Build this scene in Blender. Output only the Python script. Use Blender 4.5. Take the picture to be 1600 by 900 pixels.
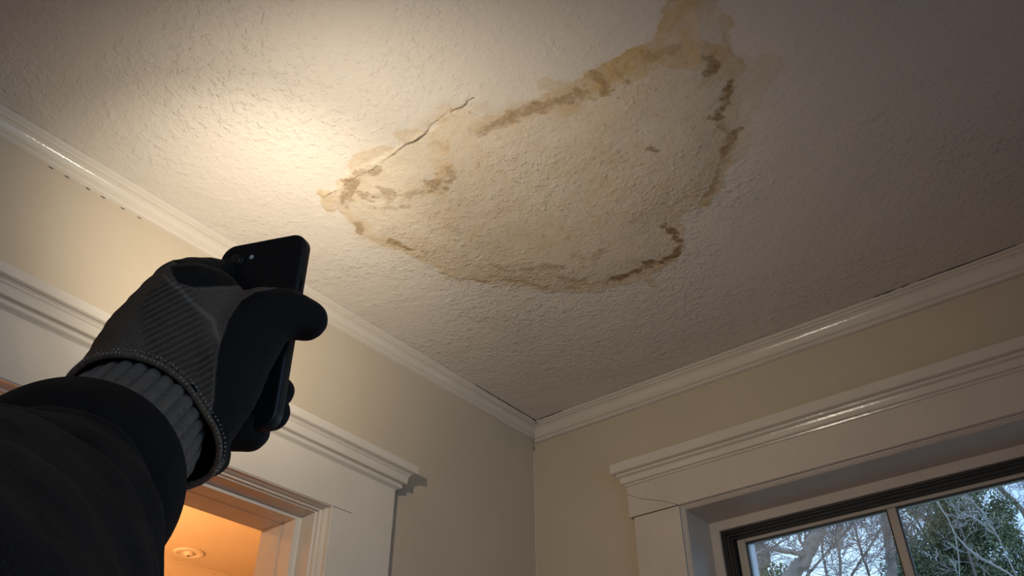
import bpy, bmesh, math, random
import numpy as np
from mathutils import Vector, Matrix
from math import sin, cos, pi, sqrt, radians

random.seed(4)
for o in list(bpy.data.objects):
    bpy.data.objects.remove(o)
scn = bpy.context.scene
COL = scn.collection

# ------------------------------------------------------------------ camera
F = 1304.877
PITCH, ROLL, YAW = .630741, -.005487, .66924
CAM = np.array([1.3163, -1.7604, 1.45])
_h = np.array([-sin(YAW), cos(YAW), 0.]); _r = np.array([cos(YAW), sin(YAW), 0.]); _z = np.array([0, 0, 1.])
FW = cos(PITCH) * _h + sin(PITCH) * _z
_u = -sin(PITCH) * _h + cos(PITCH) * _z
RT = cos(ROLL) * _r + sin(ROLL) * _u
UP = -sin(ROLL) * _r + cos(ROLL) * _u
cd = bpy.data.cameras.new('camera')
cam = bpy.data.objects.new('camera', cd); COL.objects.link(cam)
cd.sensor_width = 36; cd.lens = F / 1600 * 36; cd.clip_start = .02
cam.matrix_world = Matrix(((RT[0], UP[0], -FW[0], CAM[0]), (RT[1], UP[1], -FW[1], CAM[1]), (RT[2], UP[2], -FW[2], CAM[2]), (0, 0, 0, 1)))
scn.camera = cam

# ------------------------------------------------------------------ sky, lights, exposure
scn.view_settings.view_transform = 'Standard'
scn.view_settings.look = 'None'
scn.view_settings.gamma = 1
scn.view_settings.exposure = .08
w = bpy.data.worlds.new('sky'); scn.world = w; w.use_nodes = True
nt = w.node_tree; nt.nodes.clear()
tc = nt.nodes.new('ShaderNodeTexCoord'); nz = nt.nodes.new('ShaderNodeTexNoise'); cr = nt.nodes.new('ShaderNodeValToRGB')
bgd = nt.nodes.new('ShaderNodeBackground'); ow = nt.nodes.new('ShaderNodeOutputWorld')
nz.inputs['Scale'].default_value = 3; nz.inputs['Detail'].default_value = 5
cr.color_ramp.elements[0].position = .35; cr.color_ramp.elements[0].color = (.27, .46, .80, 1)
cr.color_ramp.elements[1].position = .65; cr.color_ramp.elements[1].color = (.52, .72, .96, 1)
nt.links.new(tc.outputs['Generated'], nz.inputs['Vector']); nt.links.new(nz.outputs['Fac'], cr.inputs['Fac'])
nt.links.new(cr.outputs['Color'], bgd.inputs['Color']); nt.links.new(bgd.outputs['Background'], ow.inputs['Surface'])
bgd.inputs['Strength'].default_value = 1.75

TORCH_SPILL = 11.4
TORCH_BEAM = 11.5
HALL_POWER = 58.0

def at(px, py, d):
    return CAM + (((px - 800) / F) * RT - ((py - 450) / F) * UP + FW) * d
def torch(name, power, cone, tgt):
    # unseen torch set behind the phone, not on it: wide spill, tighter beam
    l = bpy.data.lights.new(name, 'SPOT')
    l.energy = power; l.color = (1, .885, .71); l.spot_size = radians(cone); l.spot_blend = 1; l.shadow_soft_size = .007
    o = bpy.data.objects.new(name, l); COL.objects.link(o)
    p = Vector(at(430, 410, 1.075)); o.location = p
    o.rotation_euler = (Vector(tgt) - p).to_track_quat('-Z', 'Y').to_euler()
    return o
torch('hidden_torch_spill', TORCH_SPILL, 178, (.235, -.689, 2.55))
torch('hidden_torch_beam', TORCH_BEAM, 84, (.04, -1.02, 2.55))
def portal(loc, rot, sx, sy):
    l = bpy.data.lights.new('daylight_portal', 'AREA'); l.shape = 'RECTANGLE'; l.size = sx; l.size_y = sy; l.cycles.is_portal = True
    o = bpy.data.objects.new('daylight_portal', l); COL.objects.link(o); o.location = loc; o.rotation_euler = rot
portal((1.05, .26, 1.57), (radians(-90), 0, 0), 1.3, 1.4)
portal((3.42, -2.03, 1.5), (0, radians(90), 0), 1.9, 2.65)
hl = bpy.data.lights.new('hall_lamp_light', 'POINT'); hl.energy = HALL_POWER; hl.color = (1, .44, .15); hl.shadow_soft_size = .06
ho = bpy.data.objects.new('hall_lamp_light', hl); COL.objects.link(ho); ho.location = (-1.3, -.90, 2.02)

# ------------------------------------------------------------------ materials
def mat(name, col, rough=.6, spec=.5, noise=None, bump=None, metallic=0, coat=0, sheen=0):
    """noise=(scale, amount) colour variation, bump=[(scale, distance, detail)...]"""
    m = bpy.data.materials.new(name); m.use_nodes = True
    n = m.node_tree.nodes; lk = m.node_tree.links
    b = n['Principled BSDF']
    b.inputs['Base Color'].default_value = (*col, 1); b.inputs['Roughness'].default_value = rough
    b.inputs['Specular IOR Level'].default_value = spec; b.inputs['Metallic'].default_value = metallic
    if coat: b.inputs['Coat Weight'].default_value = coat; b.inputs['Coat Roughness'].default_value = .15
    if sheen: b.inputs['Sheen Weight'].default_value = sheen; b.inputs['Sheen Roughness'].default_value = .5
    t = n.new('ShaderNodeTexCoord')
    if noise:
        x = n.new('ShaderNodeTexNoise'); x.inputs['Scale'].default_value = noise[0]; x.inputs['Detail'].default_value = 6
        x.inputs['Roughness'].default_value = .65
        lk.new(t.outputs['Object'], x.inputs['Vector'])
        r = n.new('ShaderNodeValToRGB'); a = noise[1]
        r.color_ramp.elements[0].position = .3; r.color_ramp.elements[1].position = .7
        r.color_ramp.elements[0].color = (*[c * (1 - a) for c in col], 1)
        r.color_ramp.elements[1].color = (*[min(1, c * (1 + a)) for c in col], 1)
        lk.new(x.outputs['Fac'], r.inputs['Fac']); lk.new(r.outputs['Color'], b.inputs['Base Color'])
    prev = None
    for (sc, dist, det) in (bump or []):
        x = n.new('ShaderNodeTexNoise'); x.inputs['Scale'].default_value = sc; x.inputs['Detail'].default_value = det
        lk.new(t.outputs['Object'], x.inputs['Vector'])
        bp = n.new('ShaderNodeBump'); bp.inputs['Distance'].default_value = dist; bp.inputs['Strength'].default_value = 1
        lk.new(x.outputs['Fac'], bp.inputs['Height'])
        if prev: lk.new(prev.outputs['Normal'], bp.inputs['Normal'])
        prev = bp
    if prev: lk.new(prev.outputs['Normal'], b.inputs['Normal'])
    return m

M = {}
M['wall'] = mat('wall_paint', (.51, .43, .325), .55, .35, (2.5, .05), [(90, .0006, 3), (5, .004, 2)])
M['trim'] = mat('trim_paint', (.60, .54, .46), .20, .5, (6, .04), [(25, .0010, 3), (250, .0002, 2)])
M['trim_dusty'] = mat('window_trim_paint', (.54, .47, .40), .42, .5, (8, .06), [(30, .001, 3)])
M['sash'] = mat('sash_paint', (.50, .44, .37), .5, .4, (20, .08), [(60, .0006, 3)])
M['dark'] = mat('dark_weatherstrip', (.035, .030, .028), .5, .4, (40, .3))
M['hall'] = mat('hall_paint', (.70, .62, .50), .6, .3, (3, .04), [(60, .0008, 3)])
M['floor'] = mat('floor_boards', (.20, .12, .07), .4, .4, (6, .3))
M['gap'] = mat('gap_dark', (.03, .02, .012), .9, .1)  # near-black fill for joints, cracks and holes
M['white'] = mat('white_plastic', (.75, .70, .62), .4)
M['sleeve'] = mat('sleeve_cloth', (.011, .010, .010), .9, .2, (60, .5), [(900, .0006, 2), (30, .004, 3)])
M['cuff'] = mat('sleeve_cuff_cloth', (.008, .0075, .0075), .9, .2, (80, .4), [(1200, .0006, 2)])
M['phone'] = mat('black_phone_back', (.010, .010, .011), .45, .5)
M['phoneside'] = mat('black_phone_rim', (.016, .016, .018), .35, .5)
M['lens'] = mat('lens_glass', (.004, .004, .006), .05, .8, coat=1)
M['lensring'] = mat('lens_ring', (.03, .03, .032), .3, .5, metallic=.6)
M['led'] = mat('flash_lens', (.85, .82, .75), .25, .8)
M['screen'] = mat('phone_screen', (.005, .005, .006), .08, .6)
M['bark'] = mat('grey_bark', (.33, .265, .23), .9, .2, (9, .35), [(40, .01, 4)])
M['darkbark'] = mat('thin_branch_bark', (.20, .155, .14), .9, .2, (12, .3))
M['palebark'] = mat('pale_twig_bark', (.46, .43, .42), .9, .2, (12, .2))
M['grass'] = mat('winter_lawn', (.34, .31, .22), .95, .1, (3, .3))
M['siding'] = mat('exterior_trim_paint', (.75, .80, .86), .5, .4, (10, .04))

def leaf_mat():
    m = mat('evergreen_foliage', (.085, .11, .06), .8, .25)
    n = m.node_tree.nodes; lk = m.node_tree.links
    g = n.new('ShaderNodeNewGeometry'); r = n.new('ShaderNodeValToRGB')
    e = r.color_ramp.elements
    e[0].color = (.07, .09, .055, 1); e[1].color = (.32, .36, .19, 1)
    x = r.color_ramp.elements.new(.5); x.color = (.16, .19, .105, 1)
    lk.new(g.outputs['Random Per Island'], r.inputs['Fac']); lk.new(r.outputs['Color'], n['Principled BSDF'].inputs['Base Color'])
    return m
M['leaf'] = leaf_mat()

def glass_mat():
    m = bpy.data.materials.new('window_glass'); m.use_nodes = True
    n = m.node_tree.nodes; lk = m.node_tree.links; n.clear()
    o = n.new('ShaderNodeOutputMaterial'); mx = n.new('ShaderNodeMixShader'); tr = n.new('ShaderNodeBsdfTransparent')
    gl = n.new('ShaderNodeBsdfGlossy'); fr = n.new('ShaderNodeFresnel')
    tr.inputs['Color'].default_value = (.93, .96, .97, 1); gl.inputs['Roughness'].default_value = .02; fr.inputs['IOR'].default_value = 1.45
    lk.new(fr.outputs['Fac'], mx.inputs['Fac']); lk.new(tr.outputs[0], mx.inputs[1]); lk.new(gl.outputs[0], mx.inputs[2]); lk.new(mx.outputs[0], o.inputs['Surface'])
    return m
M['glass'] = glass_mat()

# ------------------------------------------------------------------ numpy noise
def _hash(ix, iy, iz, s):
    h = (ix.astype(np.int64) * 374761393 + iy.astype(np.int64) * 668265263 + iz.astype(np.int64) * 2147483647 + s * 974634777) & 0xffffffff
    h = ((h ^ (h >> 13)) * 1274126177) & 0xffffffff
    h = h ^ (h >> 16)
    return (h & 0xffff) / 65535.
def vnoise(P, s=0):
    i = np.floor(P).astype(np.int64); f = P - i; f = f * f * (3 - 2 * f)
    r = 0
    for dx in (0, 1):
        for dy in (0, 1):
            for dz in (0, 1):
                wgt = (f[:, 0] if dx else 1 - f[:, 0]) * (f[:, 1] if dy else 1 - f[:, 1]) * (f[:, 2] if dz else 1 - f[:, 2])
                r = r + wgt * _hash(i[:, 0] + dx, i[:, 1] + dy, i[:, 2] + dz, s)
    return r * 2 - 1
def fbm(P, scale, octv=4, s=0):
    r = 0; a = 1; t = 0
    for k in range(octv):
        r = r + a * vnoise(P * scale * (2 ** k), s + k * 17); t += a; a *= .55
    return r / t
def smooth(a, b, x):
    t = np.clip((x - a) / (b - a), 0, 1); return t * t * (3 - 2 * t)

# ------------------------------------------------------------------ object helpers
def link(name, me, m=None, parent=None, smooth_shade=False):
    o = bpy.data.objects.new(name, me); COL.objects.link(o)
    if m:
        for q in (m if isinstance(m, (list, tuple)) else [m]): me.materials.append(q)
    if smooth_shade:
        me.polygons.foreach_set('use_smooth', [True] * len(me.polygons))
    if parent: o.parent = parent
    return o
def mesh(name, V, Fc):
    me = bpy.data.meshes.new(name); me.from_pydata([tuple(map(float, v)) for v in V], [], [tuple(map(int, f)) for f in Fc]); me.update(); return me
def empty(name, loc, parent=None):
    o = bpy.data.objects.new(name, None); COL.objects.link(o); o.location = loc; o.empty_display_size = .05
    if parent: o.parent = parent
    return o
def tag(o, label=None, cat=None, group=None, kind=None):
    if label: o['label'] = label
    if cat: o['category'] = cat
    if group: o['group'] = group
    if kind: o['kind'] = kind
    return o
class MB:
    def __init__(s): s.v = []; s.f = []
    def add(s, V, Fc):
        b = len(s.v); s.v += [tuple(map(float, v)) for v in V]; s.f += [tuple(int(i) + b for i in f) for f in Fc]; return s
    def box(s, x0, x1, y0, y1, z0, z1):
        V = [(x, y, z) for x in (x0, x1) for y in (y0, y1) for z in (z0, z1)]
        return s.add(V, [(0, 1, 3, 2), (4, 6, 7, 5), (0, 4, 5, 1), (2, 3, 7, 6), (0, 2, 6, 4), (1, 5, 7, 3)])
    def build(s, name, m=None, parent=None, bevel=0, smooth_shade=False, seg=2):
        me = mesh(name, s.v, s.f)
        bm = bmesh.new(); bm.from_mesh(me); bmesh.ops.recalc_face_normals(bm, faces=bm.faces)
        if bevel: bmesh.ops.bevel(bm, geom=[e for e in bm.edges if len(e.link_faces) == 2 and e.calc_face_angle(0) > .5], offset=bevel, segments=seg, profile=.6, affect='EDGES', clamp_overlap=True)
        bm.to_mesh(me); bm.free()
        return link(name, me, m, parent, smooth_shade)
def sweep(rings, closed_ring=True, caps=True):
    """rings: list of equal-length vertex lists"""
    n = len(rings[0]); V = [v for r in rings for v in r]; Fc = []
    for i in range(len(rings) - 1):
        for j in range(n if closed_ring else n - 1):
            k = (j + 1) % n
            Fc.append((i * n + j, i * n + k, (i + 1) * n + k, (i + 1) * n + j))
    if caps:
        Fc.append(tuple(range(n))[::-1]); b = (len(rings) - 1) * n; Fc.append(tuple(range(b, b + n)))
    return V, Fc
def tube(path, rad, n=8, closed=False):
    path = [np.array(p, float) for p in path]; L = len(path); rings = []
    up = np.array([.13, .27, .95])
    for i in range(L):
        if closed: t = path[(i + 1) % L] - path[i - 1]
        else: t = path[min(i + 1, L - 1)] - path[max(i - 1, 0)]
        t = t / (np.linalg.norm(t) + 1e-9)
        a = np.cross(t, up)
        if np.linalg.norm(a) < .2: a = np.cross(t, np.array([1., 0, 0]))
        a /= np.linalg.norm(a); b = np.cross(t, a)
        r = rad[i] if hasattr(rad, '__len__') else rad
        rings.append([path[i] + r * (cos(2 * pi * k / n) * a + sin(2 * pi * k / n) * b) for k in range(n)])
    if closed:
        rings.append(rings[0]); return sweep(rings, True, False)
    return sweep(rings)

# ------------------------------------------------------------------ ROOM SHELL
ZC = 2.55
XR, YF = 3.3, -3.7           # far right wall, wall behind the viewer
DY0, DY1, DZ = -.712, -2.05, 2.092     # doorway in the left wall (y range, head)
WX0, WX1, WZ0, WZ1 = .4495, 1.640, .95, 2.194   # window opening in the back wall

# left wall (x=0) with doorway
b = MB(); T = -.14
b.box(T, 0, DY0, .14, 0, ZC + .02); b.box(T, 0, YF, DY1, 0, ZC + .02); b.box(T, 0, DY1, DY0, DZ, ZC + .02)
tag(b.build('wall_left', M['wall']), 'beige painted plaster wall around the doorway', kind='structure')
b = MB()
b.box(0, WX0, 0, .20, 0, ZC + .02); b.box(WX1, XR, 0, .20, 0, ZC + .02); b.box(WX0, WX1, 0, .20, WZ1, ZC + .02); b.box(WX0, WX1, 0, .20, 0, WZ0)
tag(b.build('wall_back', M['wall']), 'beige painted plaster wall around the window', kind='structure')
W2 = (-3.3, -.75, .6, 2.4)     # unseen window beside the viewer, added for fill daylight
b = MB(); b.box(XR, XR + .1, YF, W2[0], 0, ZC + .02); b.box(XR, XR + .1, W2[1], .2, 0, ZC + .02); b.box(XR, XR + .1, W2[0], W2[1], 0, W2[2]); b.box(XR, XR + .1, W2[0], W2[1], W2[3], ZC + .02)
tag(b.build('wall_right', M['wall']), kind='structure')
w2 = empty('fill_window', (XR, (W2[0] + W2[1]) / 2, W2[2])); tag(w2, kind='structure')
for nm_, bx_, mt_ in (('side_casing', (XR - .02, XR, W2[0] - .12, W2[0], W2[2] - .1, W2[3]), 'trim'), ('side_casing', (XR - .02, XR, W2[1], W2[1] + .12, W2[2] - .1, W2[3]), 'trim'), ('header_board', (XR - .02, XR, W2[0] - .12, W2[1] + .12, W2[3], W2[3] + .14), 'trim'), ('sill', (XR - .05, XR + .02, W2[0] - .14, W2[1] + .14, W2[2] - .03, W2[2]), 'trim'), ('meeting_rail', (XR + .04, XR + .07, W2[0], W2[1], 1.50, 1.54), 'sash'), ('muntin', (XR + .04, XR + .07, -2.21, -2.19, W2[2], W2[3]), 'sash'), ('pane', (XR + .055, XR + .058, W2[0], W2[1], W2[2], W2[3]), 'glass')):
    o = MB().box(*bx_).build(nm_, M[mt_], w2); o.matrix_parent_inverse = Matrix.Translation(-Vector(w2.location))
tag(MB().box(T, XR, YF - .1, YF, 0, ZC + .02).build('wall_front', M['wall']), kind='structure')
tag(MB().box(-2.3, XR, YF, .2, -.1, 0).build('floor', M['floor']), kind='structure')

# ceiling: one graded grid, fine where the water stain is
def onceil(p):
    q = ((p[0] - 800) / F) * RT - ((p[1] - 450) / F) * UP + FW
    t = (ZC - CAM[2]) / q[2]; P = CAM + q * t; return P[:2]
def grade(a, b0, b1, c, step, coarse):
    return np.concatenate([np.linspace(a, b0, max(2, int((b0 - a) / coarse)), endpoint=False), np.arange(b0, b1, step), np.linspace(b1, c, max(2, int((c - b1) / coarse)))])
gx = grade(-.02, .22, 1.22, XR, .0022, .06)
gy = grade(YF, -1.36, -.42, .02, .0022, .06)
GX, GY = np.meshgrid(gx, gy); nx, ny = len(gx), len(gy)
P = np.stack([GX.ravel(), GY.ravel(), np.zeros(nx * ny)], 1)
def dist_poly(Q, pts, closed=False):
    pts = np.array(pts); n = len(pts); D = np.full(len(Q), 9.); 
    for i in range(n if closed else n - 1):
        a = pts[i]; c = pts[(i + 1) % n] - a; L2 = c @ c + 1e-12
        t = np.clip(((Q - a) @ c) / L2, 0, 1)
        d = np.hypot(Q[:, 0] - a[0] - t * c[0], Q[:, 1] - a[1] - t * c[1]); D = np.minimum(D, d)
    return D
def inside(Q, pts):
    r = np.zeros(len(Q), bool); n = len(pts)
    for i in range(n):
        x0, y0 = pts[i]; x1, y1 = pts[(i + 1) % n]
        c = ((y0 > Q[:, 1]) != (y1 > Q[:, 1])) & (Q[:, 0] < (x1 - x0) * (Q[:, 1] - y0) / (y1 - y0 + 1e-12) + x0)
        r ^= c
    return r
wx = fbm(P, 14, 4, 1); wy = fbm(P, 14, 4, 50)
wx2 = fbm(P, 70, 5, 7); wy2 = fbm(P, 70, 5, 77)
Q = np.stack([P[:, 0] + .014 * wx + .0075 * wx2, P[:, 1] + .014 * wy + .0075 * wy2], 1)
Qf = np.stack([P[:, 0] + .006 * wx + .0085 * wx2, P[:, 1] + .006 * wy + .0085 * wy2], 1)
PX = .00135
C = lambda l: [onceil(p) for p in l]
OUT = C([(503, 305), (530, 293), (548, 268), (585, 256), (610, 240), (640, 222), (665, 203), (700, 176), (740, 170), (780, 178), (830, 170), (880, 148), (918, 130), (930, 105), (960, 100), (1000, 82), (1040, 65), (1052, 35), (1062, 0), (1070, -45), (1128, -45), (1122, 0), (1132, 25), (1136, 60), (1140, 88), (1165, 98), (1150, 140), (1150, 200), (1140, 240), (1128, 290), (1100, 322), (1080, 328), (1048, 345), (1060, 360), (1068, 385), (1055, 408), (1030, 425), (985, 445), (940, 455), (870, 460), (800, 448), (740, 440), (700, 430), (650, 408), (610, 388), (565, 374), (553, 345), (535, 328), (508, 332)])
near = (P[:, 0] > .1) & (P[:, 0] < 1.35) & (P[:, 1] > -1.5) & (P[:, 1] < -.3)
sd = np.full(len(P), -1.)
sd[near] = dist_poly(Q[near], OUT, True) * np.where(inside(Q[near], OUT), 1, -1)
brk = .5 + .5 * fbm(P, 55, 3, 31); brk2 = .5 + .5 * fbm(P, 160, 3, 91); brk3 = .5 + .5 * fbm(P, 18, 3, 11)
def strokes(lst, QQ, hard=.5):
    r = np.zeros(len(P))
    for pts, wd, st in lst:
        p = C(pts) if len(pts) > 1 else C([pts[0], (pts[0][0] + 2, pts[0][1] + 1)])
        d = dist_poly(QQ[near], p); W_ = wd * PX * (1 if hard > .5 else (.35 + 1.5 * brk[near] ** 1.3)); soft = .0035 if hard > .5 else .0012; v = st * (.80 * (1 - smooth(W_ - soft, W_ + soft, d)) + .20 * (1 - smooth(0, W_ * 1.5, d))) + (.30 * st * np.exp(-((d - W_ + .0015) / .0016) ** 2) if hard > .5 else 0)
        r[near] = np.maximum(r[near], v)
    return r
TAN = [([(1090, -30), (1068, 30), (1045, 72), (1000, 100), (955, 115), (930, 132)], 22, .75), ([(1000, 92), (1060, 82), (1105, 88), (1132, 105)], 20, .75),
       ([(930, 128), (900, 143), (870, 155), (830, 172), (790, 188), (750, 188), (710, 182), (690, 205)], 15, .55), ([(690, 205), (680, 240), (700, 270), (680, 290)], 15, .6),
       ([(1125, -20), (1108, 12), (1075, 15)], 12, .6), ([(1134, 30), (1136, 90)], 6, .5),
       ([(1135, 110), (1130, 150), (1120, 190)], 12, .5), ([(1190, 105), (1170, 130), (1160, 165)], 22, .28), ([(1150, 105), (1150, 180), (1140, 240)], 22, .25),
       ([(1142, 208), (1135, 250), (1112, 298), (1097, 318)], 8, .6), ([(1128, 170), (1122, 240), (1085, 290), (1047, 345), (1060, 368)], 13, .5),
       ([(1063, 388), (1045, 410), (1010, 422), (985, 435), (940, 442), (870, 448), (800, 434), (740, 430), (700, 418), (650, 398), (610, 382), (572, 367), (560, 345)], 11, .55),
       ([(512, 305), (518, 328)], 9, .5), ([(530, 312), (545, 330), (560, 355)], 8, .45), ([(555, 262), (590, 242), (612, 240)], 12, .42), ([(632, 214), (655, 210), (640, 222)], 9, .42), ([(690, 186), (712, 176)], 7, .4),
       ([(720, 330), (760, 330)], 34, .42), ([(740, 345), (770, 375), (820, 392), (880, 400), (940, 388), (990, 365), (1015, 330), (1040, 290)], 26, .40), ([(850, 250), (920, 300), (960, 340)], 60, .13),
       ([(690, 425), (760, 410), (840, 420), (930, 402), (990, 385)], 8, .42), ([(548, 300), (600, 290), (650, 285), (690, 290)], 22, .35), ([(1105, 95), (1120, 118), (1090, 130)], 10, .5)]
DRK = [([(1138, 128), (1130, 150), (1128, 165), (1116, 180)], 6, .9), ([(1146, 205), (1138, 220), (1134, 232)], 5, .7), ([(1130, 240), (1114, 295), (1104, 305)], 3, .5),
       ([(1038, 352), (1055, 362), (1065, 382), (1057, 398), (1035, 408), (1016, 408), (1008, 418), (988, 424), (970, 433), (950, 440)], 4.2, .95), ([(1015, 408), (1010, 416)], 7, .9), ([(975, 430), (955, 438)], 5, .9),
       ([(925, 112), (945, 128), (945, 145)], 4, .5), ([(968, 118), (980, 122)], 4, .6), ([(905, 142), (893, 152), (872, 158), (850, 170), (835, 167), (818, 176), (812, 188), (795, 184), (780, 196), (768, 193), (750, 207)], 5, .55), ([(800, 183), (780, 195)], 7, .55),
       ([(566, 272), (550, 285), (543, 300), (544, 318)], 6, .7), ([(560, 272), (590, 266)], 6, .55), ([(578, 300), (598, 302)], 7, .55), ([(672, 284), (694, 284)], 8, .55), ([(600, 322), (640, 318)], 3, .4),
       ([(610, 376), (640, 388), (660, 392)], 4, .6), ([(565, 365), (560, 350)], 4, .5), ([(1103, 92), (1112, 104), (1100, 112)], 5, .75), ([(1018, 226), (1026, 229)], 3, .7), ([(690, 428), (720, 436), (760, 440)], 2.5, .5),
       ([(830, 446), (860, 452), (900, 450)], 2.5, .45), ([(760, 408), (800, 420), (850, 412), (880, 414)], 3, .45), ([(900, 395), (925, 400), (945, 390)], 5, .35), ([(1050, 75), (1010, 92)], 4, .3)]
DRK += [([(590, 292), (612, 300), (606, 310)], 6, .45), ([(566, 300), (580, 312)], 4, .5), ([(640, 300), (660, 296)], 4, .4), ([(700, 262), (708, 275)], 4, .35), ([(790, 436), (830, 442)], 3, .35), ([(870, 430), (900, 436), (918, 430)], 4, .4), ([(752, 420), (772, 428)], 4, .35), ([(905, 150), (915, 142), (926, 150)], 4, .5), ([(1005, 330), (990, 345)], 3, .25), ([(1125, 195), (1140, 210)], 4, .5), ([(700, 350), (730, 362)], 3, .2)]
TAN += [([(596, 262), (640, 300), (700, 300)], 16, .28), ([(690, 250), (690, 300)], 10, .5), ([(820, 180), (850, 165), (880, 172), (905, 160)], 10, .5), ([(850, 128), (900, 140)], 9, .35), ([(1160, 120), (1175, 150), (1150, 190)], 14, .22), ([(860, 448), (900, 452), (960, 444), (1010, 430)], 8, .45)]
PAL = [([(590, 258), (650, 228), (700, 195), (735, 178)], 11, .7), ([(620, 262), (680, 245), (660, 225)], 18, .55), ([(600, 330), (640, 335)], 16, .3), ([(560, 318), (590, 318), (620, 305)], 6, .6), ([(1040, 385), (1010, 395)], 18, .4), ([(1110, 50), (1100, 30)], 18, .25)]
tan = strokes(TAN, Q, .55) * (.55 + .45 * brk3 + .45 * brk)
DRK = [(a_, b_ * 1.45, c_) for a_, b_, c_ in DRK]
drk = strokes(DRK, Qf, .25) * smooth(.22, .56, .75 * brk + .25 * brk2) * (.75 + .6 * brk2)
pal = strokes(PAL, Q, .4) * (.6 + .6 * brk)
ins = smooth(-.002, .006, sd)
ring = ins * (1 - smooth(.004, .014, sd)) * smooth(.35, .75, brk3 + .15)
tide = ins * np.exp(-np.clip(sd, 0, 1) / .011) * smooth(.30, .62, .5 + .5 * fbm(P, 11, 3, 61))
tide2 = np.exp(-np.abs(sd - .038 - .012 * wx) / .0022) * smooth(.50, .72, .5 + .5 * fbm(P, 16, 3, 63)) * (sd > 0)
halo = smooth(-.030, 0, sd) * (1 - ins) * smooth(.50, .75, .5 + .5 * fbm(P, 8, 3, 65))
tan = np.maximum(tan, .55 * tide); tan = np.maximum(tan, .38 * tide2); tan = np.maximum(tan, .30 * halo)
tan = np.maximum(tan, .40 * ring); tan = np.maximum(tan, ins * (.36 + .16 * fbm(P, 9, 4, 5) + .05 * wx2))
ringd = smooth(-.001, .001, sd) * (1 - smooth(.001, .004, sd)) * smooth(.5, .8, brk)
drk = np.maximum(drk, .45 * ringd)
spk = smooth(.80, .88, .5 + .5 * fbm(P, 120, 2, 201)) * smooth(.02, .05, sd); drk = np.maximum(drk, .5 * spk)
CR1 = C([(503, 308), (518, 300), (530, 295), (545, 283), (556, 275), (570, 268), (582, 264), (588, 258), (605, 247), (616, 239), (630, 228), (640, 223), (650, 218), (660, 212), (668, 204), (672, 196), (680, 191), (690, 183), (700, 177), (712, 171), (722, 168), (728, 163), (731, 157), (741, 153)])
CR2 = C([(702, 165), (704, 169), (708, 171)]); 
CR3 = C([(640, 88), (652, 110), (655, 128), (662, 140), (690, 160)]); CR4 = C([(820, 220), (832, 207), (842, 204)])
Qc = np.stack([P[:, 0] + .0014 * wx2, P[:, 1] + .0014 * wy2], 1)
cd1 = np.full(len(P), 9.); cd1[near] = dist_poly(Qc[near], CR1); cd2 = np.full(len(P), 9.); cd2[near] = np.minimum(dist_poly(Qc[near], CR2), np.minimum(dist_poly(Qc[near], CR3) + .0006, dist_poly(Qc[near], CR4) + .0004))
wide = np.zeros(len(P)); wide[near] = sum(a * np.exp(-((P[near, 0] - onceil(c)[0]) ** 2 + (P[near, 1] - onceil(c)[1]) ** 2) / s ** 2) for c, a, s in [((652, 217), .0016, .03), ((725, 165), .0012, .025), ((583, 263), .0005, .03), ((618, 238), .0003, .02)])
cw = -.0006 + wide + .0009 * wx
crk = (1 - smooth(cw, cw + .0021, cd1)); crk = np.maximum(crk, .5 * (1 - smooth(-.0004, .0016, cd2)) * smooth(.3, .6, brk2))
drk2 = np.clip(crk, 0, 1)
# relief: sagging blister, raised lip under the crack, flakes
blister = smooth(0, .10, sd); lip = smooth(0, .003, sd) * np.exp(-np.clip(cd1, 0, 1) / .03)
flake = np.maximum(pal, .6 * drk) * (brk2 - .5)
Z = ZC - .006 * blister - .0022 * lip + .0016 * flake - .0006 * ins + .0015 * drk2 - .0010 * tan * (brk2 - .3) * (brk - .2)
edge = (P[:, 0] <= .05) | (P[:, 1] >= -.05)
V = np.stack([P[:, 0], P[:, 1], Z], 1).astype(np.float32)
me = bpy.data.meshes.new('ceiling')
idx = np.arange(nx * ny).reshape(ny, nx)
quads = np.stack([idx[:-1, :-1], idx[1:, :-1], idx[1:, 1:], idx[:-1, 1:]], -1).reshape(-1, 4)
me.vertices.add(len(V)); me.vertices.foreach_set('co', V.ravel())
me.loops.add(quads.size); me.loops.foreach_set('vertex_index', quads.ravel().astype(np.int32))
me.polygons.add(len(quads)); me.polygons.foreach_set('loop_start', np.arange(0, quads.size, 4, dtype=np.int32))
me.polygons.foreach_set('use_smooth', np.ones(len(quads), bool))
me.update(calc_edges=True)
for nm, arr in (('tan', tan), ('dark', drk), ('pale', pal), ('crack', drk2), ('inside', ins)):
    a = me.attributes.new(nm, 'FLOAT', 'POINT'); a.data.foreach_set('value', np.clip(arr, 0, 1).astype(np.float32))

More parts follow.
